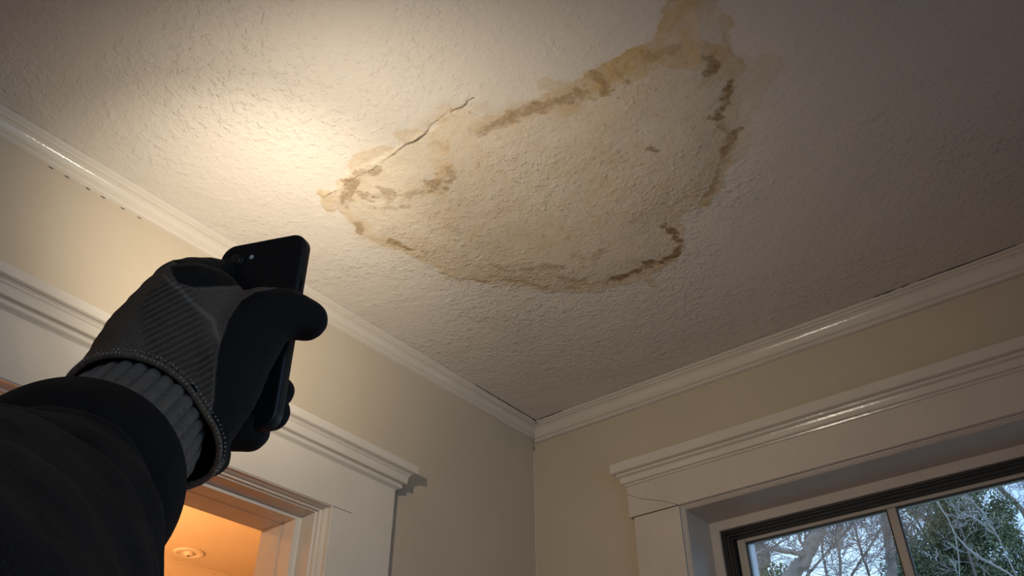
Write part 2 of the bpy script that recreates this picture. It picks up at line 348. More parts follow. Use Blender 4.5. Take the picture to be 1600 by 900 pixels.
def ceiling_mat():
    m = bpy.data.materials.new('stained_ceiling_plaster'); m.use_nodes = True
    n = m.node_tree.nodes; lk = m.node_tree.links; b = n['Principled BSDF']
    b.inputs['Roughness'].default_value = .48; b.inputs['Specular IOR Level'].default_value = .35
    t = n.new('ShaderNodeTexCoord')
    def noise(s, d=4, r=.6):
        x = n.new('ShaderNodeTexNoise'); x.inputs['Scale'].default_value = s; x.inputs['Detail'].default_value = d; x.inputs['Roughness'].default_value = r
        lk.new(t.outputs['Object'], x.inputs['Vector']); return x.outputs['Fac']
    def attr(nm):
        x = n.new('ShaderNodeAttribute'); x.attribute_name = nm; return x.outputs['Fac']
    def math_(op, a, c, clamp=False):
        x = n.new('ShaderNodeMath'); x.operation = op; x.use_clamp = clamp
        for k, v in enumerate((a, c)):
            if isinstance(v, (int, float)): x.inputs[k].default_value = v
            else: lk.new(v, x.inputs[k])
        return x.outputs[0]
    def mix(fac, c1, c2):
        x = n.new('ShaderNodeMix'); x.data_type = 'RGBA'
        lk.new(fac, x.inputs[0])
        for k, v in ((6, c1), (7, c2)):
            if isinstance(v, tuple): x.inputs[k].default_value = (*v, 1)
            else: lk.new(v, x.inputs[k])
        return x.outputs[2]
    def ramp(v, a, c):
        x = n.new('ShaderNodeMapRange'); lk.new(v, x.inputs[0]); x.inputs[1].default_value = a; x.inputs[2].default_value = c; return x.outputs[0]
    big = noise(1.6, 3); c = mix(big, CEIL_A, CEIL_B)
    fine = noise(70, 5)
    gr = math_('ADD', math_('ADD', .30, math_('MULTIPLY', fine, .75)), math_('MULTIPLY', ramp(noise(28, 5, .7), .35, .65), .50))
    c = mix(math_('MULTIPLY', attr('tan'), gr, True), c, (.48, .33, .135))
    c = mix(math_('MULTIPLY', attr('pale'), .55, True), c, (.72, .66, .54))
    gr2 = ramp(noise(160, 4, .7), .36, .58)
    c = mix(math_('MULTIPLY', math_('MULTIPLY', attr('dark'), math_('ADD', .62, math_('MULTIPLY', gr2, .38))), 1., True), c, (.19, .10, .025))
    c = mix(attr('crack'), c, (.07, .045, .025))
    pit = ramp(noise(240, 2, .5), .76, .80); c = mix(math_('MULTIPLY', pit, .35), c, (.25, .2, .14))
    lk.new(c, b.inputs['Base Color'])
    # roller stipple and trowel ridges
    v = n.new('ShaderNodeTexVoronoi'); v.inputs['Scale'].default_value = 95
    mp = n.new('ShaderNodeMapping'); lk.new(t.outputs['Object'], mp.inputs[0]); mp.inputs['Scale'].default_value = (1, 1, 1)
    w2 = n.new('ShaderNodeTexNoise'); w2.inputs['Scale'].default_value = 60; lk.new(t.outputs['Object'], w2.inputs['Vector'])
    va = n.new('ShaderNodeVectorMath'); va.operation = 'MULTIPLY_ADD'; lk.new(w2.outputs['Color'], va.inputs[0]); va.inputs[1].default_value = (.03, .03, .03); lk.new(mp.outputs[0], va.inputs[2]); lk.new(va.outputs[0], v.inputs['Vector'])
    prev = None
    rough_area = math_('ADD', .35, math_('MULTIPLY', ramp(noise(2.2, 2), .42, .62), .9))
    for h, dist in ((math_('MULTIPLY', noise(130, 4, .55), rough_area), .0022), (math_('MULTIPLY', ramp(noise(42, 5, .6), .45, .62), rough_area), .0006), (math_('MULTIPLY', ramp(noise(75, 3, .5), .55, .66), rough_area), .0009), (noise(9, 3), .004), (noise(300, 2), .0003)):
        bp = n.new('ShaderNodeBump'); bp.inputs['Distance'].default_value = dist; bp.inputs['Strength'].default_value = 1
        lk.new(h, bp.inputs['Height'])
        if prev: lk.new(prev.outputs['Normal'], bp.inputs['Normal'])
        prev = bp
    lk.new(prev.outputs['Normal'], b.inputs['Normal'])
    return m
CEIL_A, CEIL_B = (.60, .55, .49), (.66, .61, .54)
o = link('ceiling', me, ceiling_mat()); tag(o, 'white painted plaster ceiling with a large brown water stain and a crack', kind='structure')
tag(MB().box(-2.3, XR + .1, YF - .1, .4, ZC + .025, ZC + .1).build('ceiling', M['hall']), kind='structure')   # slab above

# ------------------------------------------------------------------ crown mouldings
def crown_profile(P0, H):
    pr = [(P0, 0), (P0, .005), (P0 - .003, .0075), (P0 - .006, .008), (P0 - .007, .011)]
    for k in range(1, 7):
        a = k / 6 * pi / 2
        pr.append((P0 - .007 - (P0 - .020) * sin(a) ** 1.0 * .95, .011 + (H - .026) * (1 - cos(a))))
    x = pr[-1][0]
    pr += [(x + .0025, H - .0135), (x + .003, H - .011), (x + .0005, H - .009), (x - .003, H - .008), (x - .003, H - .003), (x - .005, H - .001), (0, H)]
    return pr
def wob(s, k): return .0012 * sin(s * 7 + k) + .0007 * sin(s * 19 + 2 * k)
PRL = crown_profile(.035, .040); PRB = crown_profile(.035, .052)
rings = []
ys = list(np.linspace(YF, -.3, 30)) + list(np.linspace(-.28, -.05, 8))
for y in ys: rings.append([(max(u, 0), y, ZC - .0008 - d + wob(y, i * .3) * (.6 if i else 0)) for i, (u, d) in enumerate(PRL)] + [(0, y, ZC)])
rings.append([(max(u, 0), -u if u > 0 else 0, ZC - .0008 - d) for u, d in PRL] + [(0, 0, ZC)])
V_, F_ = sweep(rings)
cl = MB().add(V_, F_).build('trim_1', M['trim'], smooth_shade=False); tag(cl, 'off-white crown moulding along the top of the left wall', kind='structure')
rings = [[(u, -u, ZC - .0008 - d) for u, d in PRB] + [(0, 0, ZC)]]
for x in list(np.linspace(.06, XR, 34)): rings.append([(x, -u, ZC - .0008 - d + wob(x, i * .3 + 4) * (.6 if i else 0)) for i, (u, d) in enumerate(PRB)] + [(x, 0, ZC)])
V_, F_ = sweep(rings)
cb = MB().add(V_, F_).build('trim_2', M['trim']); tag(cb, 'off-white crown moulding above the window', kind='structure')
for o_ in (cl, cb):
    o_.data.polygons.foreach_set('use_smooth', [True] * len(o_.data.polygons))
    try: o_.data.set_sharp_from_angle(angle=radians(38))
    except Exception: pass
# dark ribbons in place of open joints between the mouldings and the ceiling
def gap(pts, parent, hw=.0011, name='open_joint'):
    rs = []
    for i, p in enumerate(pts):
        f = sin(pi * min(1, max(0, i / (len(pts) - 1)))) * (1 + .5 * sin(i * 2.3)); h_ = hw * max(.15, f)
        p = np.array(p)
        rs.append([p + (0, 0, -h_), p + (.0012, -.0012, 0), p + (0, 0, h_ * .2), p + (-.002, .002, 0)])
    V_, F_ = sweep(rs); return MB().add(V_, F_).build(name, M['gap'], parent)
gap([(.0356, y, ZC - .0008) for y in np.linspace(-.30, -.055, 16)], cl, .0013)
gap([(.0356, y, ZC - .0006) for y in np.linspace(-.052, -.030, 5)], cl, .003)
gap([(x, -.0356, ZC - .0008) for x in np.linspace(.045, .13, 8)], cb, .0012)
gap([(x, -.0356, ZC - .0008) for x in np.linspace(1.00, 1.05, 6)], cb, .0018)
gap([(x, -.0356, ZC - .0008) for x in np.linspace(1.06, 1.08, 4)], cb, .0014)
gap([(x, -.0356, ZC - .0008) for x in np.linspace(1.10, 1.30, 9)], cb, .0013)
gap([(.0362, -.0355, z) for z in np.linspace(ZC - .001, ZC - .016, 4)], cb, .001)
# broken caulk bits along the bottom of the left crown
for y in (-1.43, -1.40, -1.36, -1.33, -1.29, -1.255):
    gap([(.0008, y + k * .004, ZC - .0405) for k in range(3)], cl, .0004)
# caulk bead in the wall corner
rings = []
for z in np.linspace(.3, ZC - .052, 60):
    r_ = .0022 + .0012 * sin(z * 37) * sin(z * 91)
    rings.append([(0, 0, z), (r_, 0, z), (r_ * .5, -r_ * .5, z), (0, -r_, z)])
V_, F_ = sweep(rings); tag(MB().add(V_, F_).build('trim_3', M['trim'], smooth_shade=True), 'thin caulk bead in the corner of the two walls', kind='structure')
for z in np.linspace(ZC - .064, ZC - .052, 2): pass
gap([(.0028, -.0028, z) for z in np.linspace(ZC - .070, ZC - .058, 4)], cb, .002)

# ------------------------------------------------------------------ door casing (left wall)
door = empty('door_1', (0, DY0, 0)); tag(door, 'wide cased doorway in the left wall opening to a warmly lit hall', kind='structure')
def rel(parent):  # children built in world coordinates, keep them there
    for ch in parent.children: ch.matrix_parent_inverse = Matrix.Translation(-Vector(parent.location))
def loft_levels(levels, rect):
    """levels: (z, proj); rect(z, proj) -> 4 corners"""
    return sweep([rect(z, p) for z, p in levels])
YL = -2.25
FX = .022
# cornice with returns, dips slightly toward the room corner
SL = .0205
def rect_l(z, p):
    e = p - FX; y1 = -.5425 + e; y0 = YL - e
    zz = lambda y: z + (-.51 - y) * SL
    return [(0, y0, zz(y0)), (p, y0, zz(y0)), (p, y1, zz(y1)), (0, y1, zz(y1))]
lv = [(2.2392, .052), (2.2385, .055), (2.2215, .055), (2.2195, .052), (2.2190, .047), (2.2165, .0435), (2.2145, .0435), (2.2120, .0405), (2.2000, .0390), (2.1965, .0400), (2.1950, .0385), (2.1945, .0325), (2.1930, .0290), (2.1920, .0315), (2.1860, .0315), (2.1840, .0290), (2.1825, .0255), (2.1800, .022)]
V_, F_ = loft_levels(lv, rect_l); c_ = MB().add(V_, F_).build('cornice', M['trim'], door)
MB().box(0, FX, YL, -.545, 2.0925, 2.2).build('header_board', M['trim'], door)
MB().box(0, FX - .0002, -.712, -.5455, 0, 2.0925).build('side_casing', M['trim'], door)
MB().box(0, FX - .0006, YL + .02, DY1 - .01, 0, 2.0922).build('side_casing', M['trim'], door, .0012)
# broken paint edge where the casing meets the wall
rs = []
for k, z in enumerate(np.linspace(2.178, 1.75, 40)):
    e = .0016 + .0022 * (vnoise(np.array([[z * 40, 0, 0]]), 3)[0]) + .001
    rs.append([(0, -.546, z), (.004 + e, -.546, z), (.003, -.5445 + e, z), (0, -.5435 + e * 1.5, z)])
V_, F_ = sweep(rs); MB().add(V_, F_).build('paint_edge', M['trim'], door)
# jamb lining, swept round right side, head and left side with mitres (t = inward step, x = depth)
prof = [(.07, .0195), (.07, .012), (.10, .010), (.16, .004), (.16, -.001), (.28, -.003), (.28, -.010), (.36, -.012), (.36, -.052), (.44, -.0545), (.62, -.056), (.62, -.098), (.64, -.10), (.64, -.165), (-.5, -.165), (-.5, .018)]
def jring(kind):
    out = []
    for t, x in prof:
        dz = .027 * t; dy = .046 * t
        if kind == 0: out.append((x, DY0 - dy, 0))
        if kind == 1: out.append((x, DY0 - dy, 2.0925 - dz))
        if kind == 2: out.append((x, DY1 + dy, 2.0925 - dz))
        if kind == 3: out.append((x, DY1 + dy, 0))
    return out
for (a, c, nm) in ((0, 1, 'jamb'), (1, 2, 'head_jamb'), (2, 3, 'jamb')):
    V_, F_ = sweep([jring(a), jring(c)]); MB().add(V_, F_).build(nm, M['trim'], door)
rel(door)
# hairline joint between head board and side casing
g = MB().box(FX - .0004, FX + .0003, -.712, -.662, 2.0918, 2.0926).build('joint_line', M['gap'], door); rel(door)

# hall beyond the doorway
HX = -1.86
tag(MB().box(HX - .1, HX, YF, 1.6, 0, ZC + .02).build('wall_hall_far', M['hall']), 'warmly lit wall of the hall beyond the doorway', kind='structure')
tag(MB().box(HX, T, 1.5, 1.6, 0, ZC + .02).build('wall_hall_back', M['hall']), kind='structure')
tag(MB().box(HX, T, YF - .1, YF, 0, ZC + .02).build('wall_hall_front', M['hall']), kind='structure')
tag(MB().box(T - .02, T, .10, 1.6, 0, ZC + .02).build('wall_hall_side', M['hall']), kind='structure')
tag(MB().box(HX - .1, T + .0, YF, 1.6, ZC, ZC + .02).build('ceiling_hall', M['hall']), 'orange-lit ceiling of the hall beyond the doorway', kind='structure')
tag(MB().box(HX, T, .2, 1.6, -.1, 0).build('floor_hall', M['floor']), kind='structure')
PRH = crown_profile(.05, .07); rings = []
for y in np.linspace(YF, 1.5, 8): rings.append([(HX + u, y, ZC - d) for u, d in PRH] + [(HX, y, ZC)])
V_, F_ = sweep(rings); tag(MB().add(V_, F_).build('trim_4', M['hall']), 'crown moulding along the hall wall', kind='structure')
# round fitting on the hall ceiling
fit = empty('ceiling_fitting', (-1.70, .002, ZC)); tag(fit, 'small round white fitting with a dark centre on the orange hall ceiling', 'ceiling fitting')
def lathe(pr, n=40, c=(0, 0, 0), axis='z'):
    return [[(c[0] + r * cos(2 * pi * k / n), c[1] + r * sin(2 * pi * k / n), c[2] + z) for k in range(n)] for r, z in pr]
V_, F_ = sweep(lathe([(.060, 0), (.060, -.003), (.056, -.006), (.044, -.007), (.040, -.004), (.036, -.002), (.030, -.002)])); MB().add(V_, F_).build('rim', M['white'], fit, smooth_shade=True)
V_, F_ = sweep(lathe([(.020, 0), (.020, -.008), (.016, -.012), (.006, -.014)])); MB().add(V_, F_).build('centre_cap', M['white'], fit, smooth_shade=True)
V_, F_ = sweep(lathe([(.006, -.0135), (.006, -.0150), (.003, -.0155)], 16)); MB().add(V_, F_).build('sensor_hole', M['gap'], fit)

# ------------------------------------------------------------------ window (back wall)
win = empty('window_1', (1.04, 0, .95)); tag(win, 'painted wood window with a tall header, dark frame track and divided panes', kind='structure')
XL_, XR_ = .3046, 1.786
def rect_b(z, p):
    e = p - .022; return [(XL_ - e, 0, z), (XR_ + e, 0, z), (XR_ + e, -p, z), (XL_ - e, -p, z)]
lv = [(2.3400, .047), (2.3392, .050), (2.3160, .050), (2.3145, .048), (2.3130, .0435), (2.3125, .0405), (2.3085, .0395), (2.3070, .0405), (2.3055, .0385), (2.3035, .0345), (2.2990, .0330), (2.2905, .0322), (2.2885, .0310), (2.2870, .0265), (2.2835, .0255), (2.2820, .022)]
V_, F_ = loft_levels(lv, rect_b); MB().add(V_, F_).build('cornice', M['trim'], win)
MB().box(XL_, XR_, -.022, 0, 2.2022, 2.288).build('header_board', M['trim_dusty'], win, .0015)
MB().box(.3165, .4412, -.0205, 0, .93, 2.2012).build('side_casing', M['trim_dusty'], win, .0012)
MB().box(1.650, 1.775, -.0205, 0, .93, 2.2012).build('side_casing', M['trim_dusty'], win, .0012)
MB().box(.30, 1.80, -.06, .02, .905, .93).build('sill', M['trim_dusty'], win, .003)
MB().box(.33, 1.77, -.022, 0, .80, .905).build('apron', M['trim_dusty'], win, .0015)
# lining: swept frame profile round the opening: (inward t from .4412/2.2015, y)
def wprof(pr, name, m, x0, x1, z0, z1):
    def ring(k): return [{0: (x0 + t, y, z0 + t), 1: (x0 + t, y, z1 - t), 2: (x1 - t, y, z1 - t), 3: (x1 - t, y, z0 + t)}[k] for t, y in pr]
    for a, c in ((0, 1), (1, 2), (2, 3), (3, 0)):
        V_, F_ = sweep([ring(a), ring(c)]); MB().add(V_, F_).build(name, m, win)
# coordinates start at outer edge .4412 / 2.2015
wprof([(-.004, -.019), (0, -.019), (.001, -.013), (.0035, -.0125), (.004, -.010), (.0065, -.009), (.0075, -.0065), (.0085, -.0065), (.0095, -.004), (.0095, .0), (.0155, .098), (.0155, .15), (-.004, .15)], 'reveal', M['trim_dusty'], .4412, 1.6488, .93, 2.2015)
wprof([(.014, .098), (.038, .098), (.0385, .100), (.0385, .104), (.014, .104)], 'frame_stop', M['trim_dusty'], .4412, 1.6488, .93, 2.2015)
wprof([(.0385, .104), (.042, .104), (.042, .112), (.045, .112), (.045, .122), (.049, .122), (.049, .134), (.052, .134), (.052, .172), (.014, .172), (.014, .104)], 'frame_track', M['dark'], .4412, 1.6488, .93, 2.2015)
def sash(y, zb, zt, x0=.498, x1=1.592, thick=.030):
    s = empty('sash', (x0, y, zb), win); s.matrix_parent_inverse = Matrix.Translation(-Vector(win.location))
    st = .020; inv = Matrix.Translation(-Vector((x0, y, zb)))
    def part(mb, nm, m, bev=0):
        o = mb.build(nm, m, s, bev); o.matrix_parent_inverse = inv; return o
    part(MB().box(x0, x0 + st, y, y + thick, zb, zt), 'stile', M['sash'], .002)
    part(MB().box(x1 - st, x1, y, y + thick, zb, zt), 'stile', M['sash'], .002)
    part(MB().box(x0 + st, x1 - st, y, y + thick, zt - st, zt), 'top_rail', M['sash'], .002)
    part(MB().box(x0 + st, x1 - st, y, y + thick, zb, zb + .035), 'bottom_rail', M['sash'], .002)
    mx = [.867, 1.223]
    for m_ in mx: part(MB().box(m_ - .0095, m_ + .0095, y + .001, y + thick - .002, zb + .035, zt - st), 'muntin', M['sash'], .003)
    xs = [x0 + st] + mx + [x1 - st]
    for k in range(3):
        a = xs[k] + (.0095 if k else 0); c = xs[k + 1] - (.0095 if k < 2 else 0)
        part(MB().box(a, c, y + .012, y + .015, zb + .035, zt - st), 'pane', M['glass'])
        part(MB().box(a, a + .003, y + .004, y + .012, zb + .035, zt - st).box(c - .003, c, y + .004, y + .012, zb + .035, zt - st).box(a + .003, c - .003, y + .004, y + .012, zt - st - .003, zt - st), 'glazing_bead', M['dark'])
sash(.150, 1.545, 2.162)
sash(.118, .968, 1.580)
rel_kids = [c for c in win.children if c.type == 'MESH']
for c in rel_kids: c.matrix_parent_inverse = Matrix.Translation(-Vector(win.location))
# joints
g = MB().box(.313, .4412, -.0226, -.0215, 2.2011, 2.2020).build('joint_line', M['gap'], win); g.matrix_parent_inverse = Matrix.Translation(-Vector(win.location))
hp = [(.3062, 2.262), (.322, 2.2535), (.345, 2.2415), (.372, 2.232), (.395, 2.224), (.418, 2.213), (.4405, 2.2025)]
V_, F_ = tube([(x, -.0222, z) for x, z in hp], .00045, 5); g = MB().add(V_, F_).build('paint_crack', M['gap'], win); g.matrix_parent_inverse = Matrix.Translation(-Vector(win.location))
# outside casing
b = MB(); b.box(.42, .505, .205, .24, .85, 2.30); b.box(1.60, 1.70, .205, .24, .85, 2.30); b.box(.42, 1.70, .205, .24, 2.19, 2.30)
g = b.build('outside_casing', M['siding'], win, .003); g.matrix_parent_inverse = Matrix.Translation(-Vector(win.location))

# ------------------------------------------------------------------ PHONE (back and flash lens toward the viewer, no lamp on it)
pc = at(420, 515, .625)
ax_s = None
cdir = lambda x, y, z: x * RT + y * UP + z * FW
def phone():
    # local frame: X across, Y along the long side, Z out of the back (toward the viewer)
    K = 1.30
    Xl = cdir(.9457, .1465, -.2901); Xl /= np.linalg.norm(Xl); Yl = cdir(.0184, .867, .4979); Yl -= (Yl @ Xl) * Xl; Yl /= np.linalg.norm(Yl); Zl = np.cross(Xl, Yl)
    W, L, Tk, R = .070 * K, .146 * K, .0125, .0150
    pc = CAM + cdir(-.1796, -.0282, .5636) * K - Zl * Tk / 2
    root = empty('phone', pc); tag(root, 'black phone in a case gripped by the gloved hand, back with single lens showing', 'phone')
    root.matrix_world = Matrix(((Xl[0], Yl[0], Zl[0], pc[0]), (Xl[1], Yl[1], Zl[1], pc[1]), (Xl[2], Yl[2], Zl[2], pc[2]), (0, 0, 0, 1)))
    def rr(w, l, r, z, n=10):
        pts = []
        for cx, cy, a0 in ((w / 2 - r, l / 2 - r, 0), (-w / 2 + r, l / 2 - r, 90), (-w / 2 + r, -l / 2 + r, 180), (w / 2 - r, -l / 2 + r, 270)):
            for k in range(n + 1):
                t = radians(a0 + 90 * k / n); pts.append((cx + r * cos(t), cy + r * sin(t), z))
        return pts
    rings = []
    for k in range(7):
        t = k / 6 * pi / 2; e = .0030 * (1 - sin(t)); rings.append(rr(W - 2 * e, L - 2 * e, R - e, -Tk / 2 + .003 * (1 - cos(t)) * 1.0))
    rings = [rr(W - .006, L - .006, R - .003, -Tk / 2)] + [rr(W - .006 + .006 * sin(k / 5 * pi / 2), L - .006 + .006 * sin(k / 5 * pi / 2), R - .003 + .003 * sin(k / 5 * pi / 2), -Tk / 2 + .003 * (1 - cos(k / 5 * pi / 2))) for k in range(1, 6)]
    rings += [rr(W - .007 * (1 - cos(k / 6 * pi / 2)), L - .007 * (1 - cos(k / 6 * pi / 2)), R - .0035 * (1 - cos(k / 6 * pi / 2)), Tk / 2 - .0035 + .0035 * sin(k / 6 * pi / 2)) for k in range(0, 7)]
    V_, F_ = sweep(rings)
    MB().add(V_, F_).build('case', M['phone'], root, smooth_shade=True).data.set_sharp_from_angle(angle=radians(50))
    V_, F_ = sweep([rr(W - .010, L - .010, .008, -Tk / 2 - .0006), rr(W - .010, L - .010, .008, -Tk / 2 + .001)]); MB().add(V_, F_).build('screen', M['screen'], root)
    lc = (-W / 2 + .0170, L / 2 - .0170, Tk / 2)
    V_, F_ = sweep(lathe([(.0105, -.001), (.0105, .0006), (.0098, .0014), (.0076, .0014), (.0072, .0004)], 36, lc)); cm = MB().add(V_, F_).build('camera_ring', M['lensring'], root, smooth_shade=True)
    V_, F_ = sweep(lathe([(.0072, .0), (.0072, .0006), (.005, .0012), (.0018, .0014)], 30, lc)); MB().add(V_, F_).build('camera_lens', M['lens'], cm, smooth_shade=True)
    fc = (lc[0] + .0185, lc[1] - .001, Tk / 2)
    V_, F_ = sweep(lathe([(.0024, -.001), (.0024, .0003), (.0018, .0008), (.0006, .001)], 20, fc)); tag(MB().add(V_, F_).build('flash_lens', M['led'], root, smooth_shade=True), 'small pale flash lens')
    MB().box(W / 2 - .0005, W / 2 + .0012, .018, .030, -.0018, .0016).build('side_button', M['phoneside'], root, .0006)
    MB().box(W / 2 - .0005, W / 2 + .0012, .036, .046, -.0018, .0016).build('side_button', M['phoneside'], root, .0006)
    return root
phone()

# ------------------------------------------------------------------ PERSON: gloved hand and sleeve
AS = 1.2
person = empty('person', at(203, 672, .505 * AS)); tag(person, 'person in black jacket sleeve and grey knit glove with black palm, holding the phone', 'person')
PINV = Matrix.Translation(-Vector(person.location))
def mmr(rp, d): return rp * d / F
def chain(pts, dense=.28):
    """pts: (px, py, depth, radius px) -> interpolated spheres"""
    out = []
    Pn = [(at(x, y, d * AS), mmr(r, d * AS)) for x, y, d, r in pts]
    for (p, r), (q, s) in zip(Pn[:-1], Pn[1:]):
        n = max(2, int(np.linalg.norm(q - p) / (min(r, s) * dense)))
        for k in range(n): t = k / n; out.append((p + (q - p) * t, r + (s - r) * t))
    out.append(Pn[-1]); return out
BLOBS = []
BODY = [
    [(150, 720, .45, 150), (203, 672, .505, 124), (232, 612, .530, 108), (262, 548, .550, 98), (300, 497, .568, 88)],      # back of the hand
    [(285, 700, .505, 62), (318, 640, .525, 66), (345, 590, .540, 66), (368, 548, .552, 62)],                              # palm heel up to the thumb root
    [(262, 548, .545, 90), (335, 560, .548, 66)],
    [(300, 497, .568, 60), (350, 505, .562, 50), (395, 500, .568, 48)],                                                   # web
    [(372, 540, .556, 62), (410, 498, .568, 50), (440, 492, .575, 42), (462, 495, .580, 37), (479, 500, .583, 33)],       # thumb
    [(282, 452, .585, 46), (300, 434, .600, 32), (325, 430, .625, 29), (355, 436, .662, 28), (395, 440, .672, 26)],       # index finger round the far side
    [(290, 560, .58, 50), (325, 560, .628, 34), (360, 570, .645, 26), (400, 592, .645, 24), (437, 612, .632, 24)],                             # middle
    [(285, 600, .565, 50), (315, 610, .605, 36), (350, 625, .620, 30), (390, 645, .625, 28), (424, 644, .618, 29)],                             # ring
    [(290, 650, .55, 50), (320, 665, .570, 38), (356, 672, .574, 34), (388, 673, .578, 34)],                             # little finger
    [(295, 700, .525, 50), (326, 712, .550, 34)],                                                                          # heel of the hand
]
for c_ in BODY: BLOBS += chain(c_)
# hem plane
HC = at(203, 672, .505 * AS)
HA = cdir(.10, .27, .93); HA /= np.linalg.norm(HA)
def make_glove():
    bm = bmesh.new()
    for p, r in BLOBS: bmesh.ops.create_icosphere(bm, subdivisions=3, radius=r, matrix=Matrix.Translation(Vector(p)))
    me = bpy.data.meshes.new('tmp'); bm.to_mesh(me); bm.free()
    o = bpy.data.objects.new('tmp', me); COL.objects.link(o)
    r = o.modifiers.new('r', 'REMESH'); r.mode = 'VOXEL'; r.voxel_size = .0017
    s = o.modifiers.new('s', 'SMOOTH'); s.iterations = 9; s.factor = .55
    dg = bpy.context.evaluated_depsgraph_get(); dg.update()
    me2 = bpy.data.meshes.new_from_object(o.evaluated_get(dg)); bpy.data.objects.remove(o)
    bm = bmesh.new(); bm.from_mesh(me2)
    bmesh.ops.bisect_plane(bm, geom=bm.verts[:] + bm.edges[:] + bm.faces[:], plane_co=Vector(HC), plane_no=Vector(HA), clear_inner=True)
    bm.to_mesh(me2)
    loop = [np.array(v.co) for v in bm.verts if v.is_boundary]
    bm.free()
    return me2, loop
gme, loop = make_glove()
gme.name = 'glove'
n_ = len(gme.vertices); co = np.zeros(n_ * 3); gme.vertices.foreach_get('co', co); co = co.reshape(-1, 3)
nrm = np.zeros(n_ * 3); gme.vertices.foreach_get('normal', nrm); nrm = nrm.reshape(-1, 3)
# hand frame: HA along the hand, E1 across, E2
E1 = np.cross(HA, UP); E1 /= np.linalg.norm(E1); E2 = np.cross(HA, E1)
rel_ = co - HC
ka = rel_ @ HA; k1 = rel_ @ E1; k2 = rel_ @ E2
ang = np.arctan2(k2, k1)
# seam between grey knit back and black palm: a swept surface through these 3-D points, viewed along the hand's own normal
HN = -FW
def hp2(P_): return np.stack([(P_ - HC) @ RT, (P_ - HC) @ UP], 1)
SEAM = [(at(x, y, d * AS)) for x, y, d in [(60, 620, .50), (115, 560, .51), (160, 480, .53), (215, 410, .55), (262, 404, .575), (292, 424, .575), (310, 442, .575), (335, 450, .575), (372, 448, .575), (405, 440, .575), (440, 438, .58), (436, 452, .58), (405, 456, .565), (380, 470, .555), (364, 500, .545), (357, 540, .54), (352, 580, .53), (348, 620, .52), (336, 680, .51), (318, 725, .50), (280, 800, .47), (100, 800, .47)]]
S2 = hp2(np.array(SEAM)); C2 = hp2(co)
grey = inside(C2, [tuple(s) for s in S2]); sdist = dist_poly(C2, S2, True) * np.where(grey, 1, -1)
greym = smooth(-.0008, .0008, sdist) * smooth(-.15, .05, nrm @ HN + .25)
low = C2[:, 1] < (at(340, 590, .62 * 1.0) - HC) @ UP
greym = greym * np.where(low, 1 - smooth(.640, .655, (co - CAM) @ FW), 1)
seam_ridge = (1 - smooth(.0, .0028, np.abs(sdist + .0005)))
# knit seam across the grey back (from knuckle to the hem by the palm)
S3 = hp2(np.array([at(268, 430, .56 * AS), at(285, 452, .54 * AS), at(305, 480, .53 * AS), at(322, 505, .52 * AS), at(338, 545, .515 * AS), at(340, 600, .51 * AS)]))
sd3 = dist_poly(C2, S3)
rib_zone = smooth(.006, .012, sd3) * (C2[:, 0] < np.interp(C2[:, 1], S3[::-1, 1], S3[::-1, 0]) + .0) * 1.0
S4 = hp2(np.array([at(262, 468, .53 * AS), at(300, 560, .52 * AS), at(318, 650, .5 * AS)])); sd4 = dist_poly(C2, S4)
ribm = (1 - smooth(.012, .022, sd4)) * greym
# relief
hgt = .0008 * seam_ridge * greym + .0009 * (1 - smooth(0, .0025, sd3)) * greym
lump = fbm(co, 45, 3, 3)
crs = fbm(np.stack([ka * 1.2, k1, k2], 1), 60, 3, 9)
disp = hgt + .0012 * lump + .0008 * crs * (1 - greym)
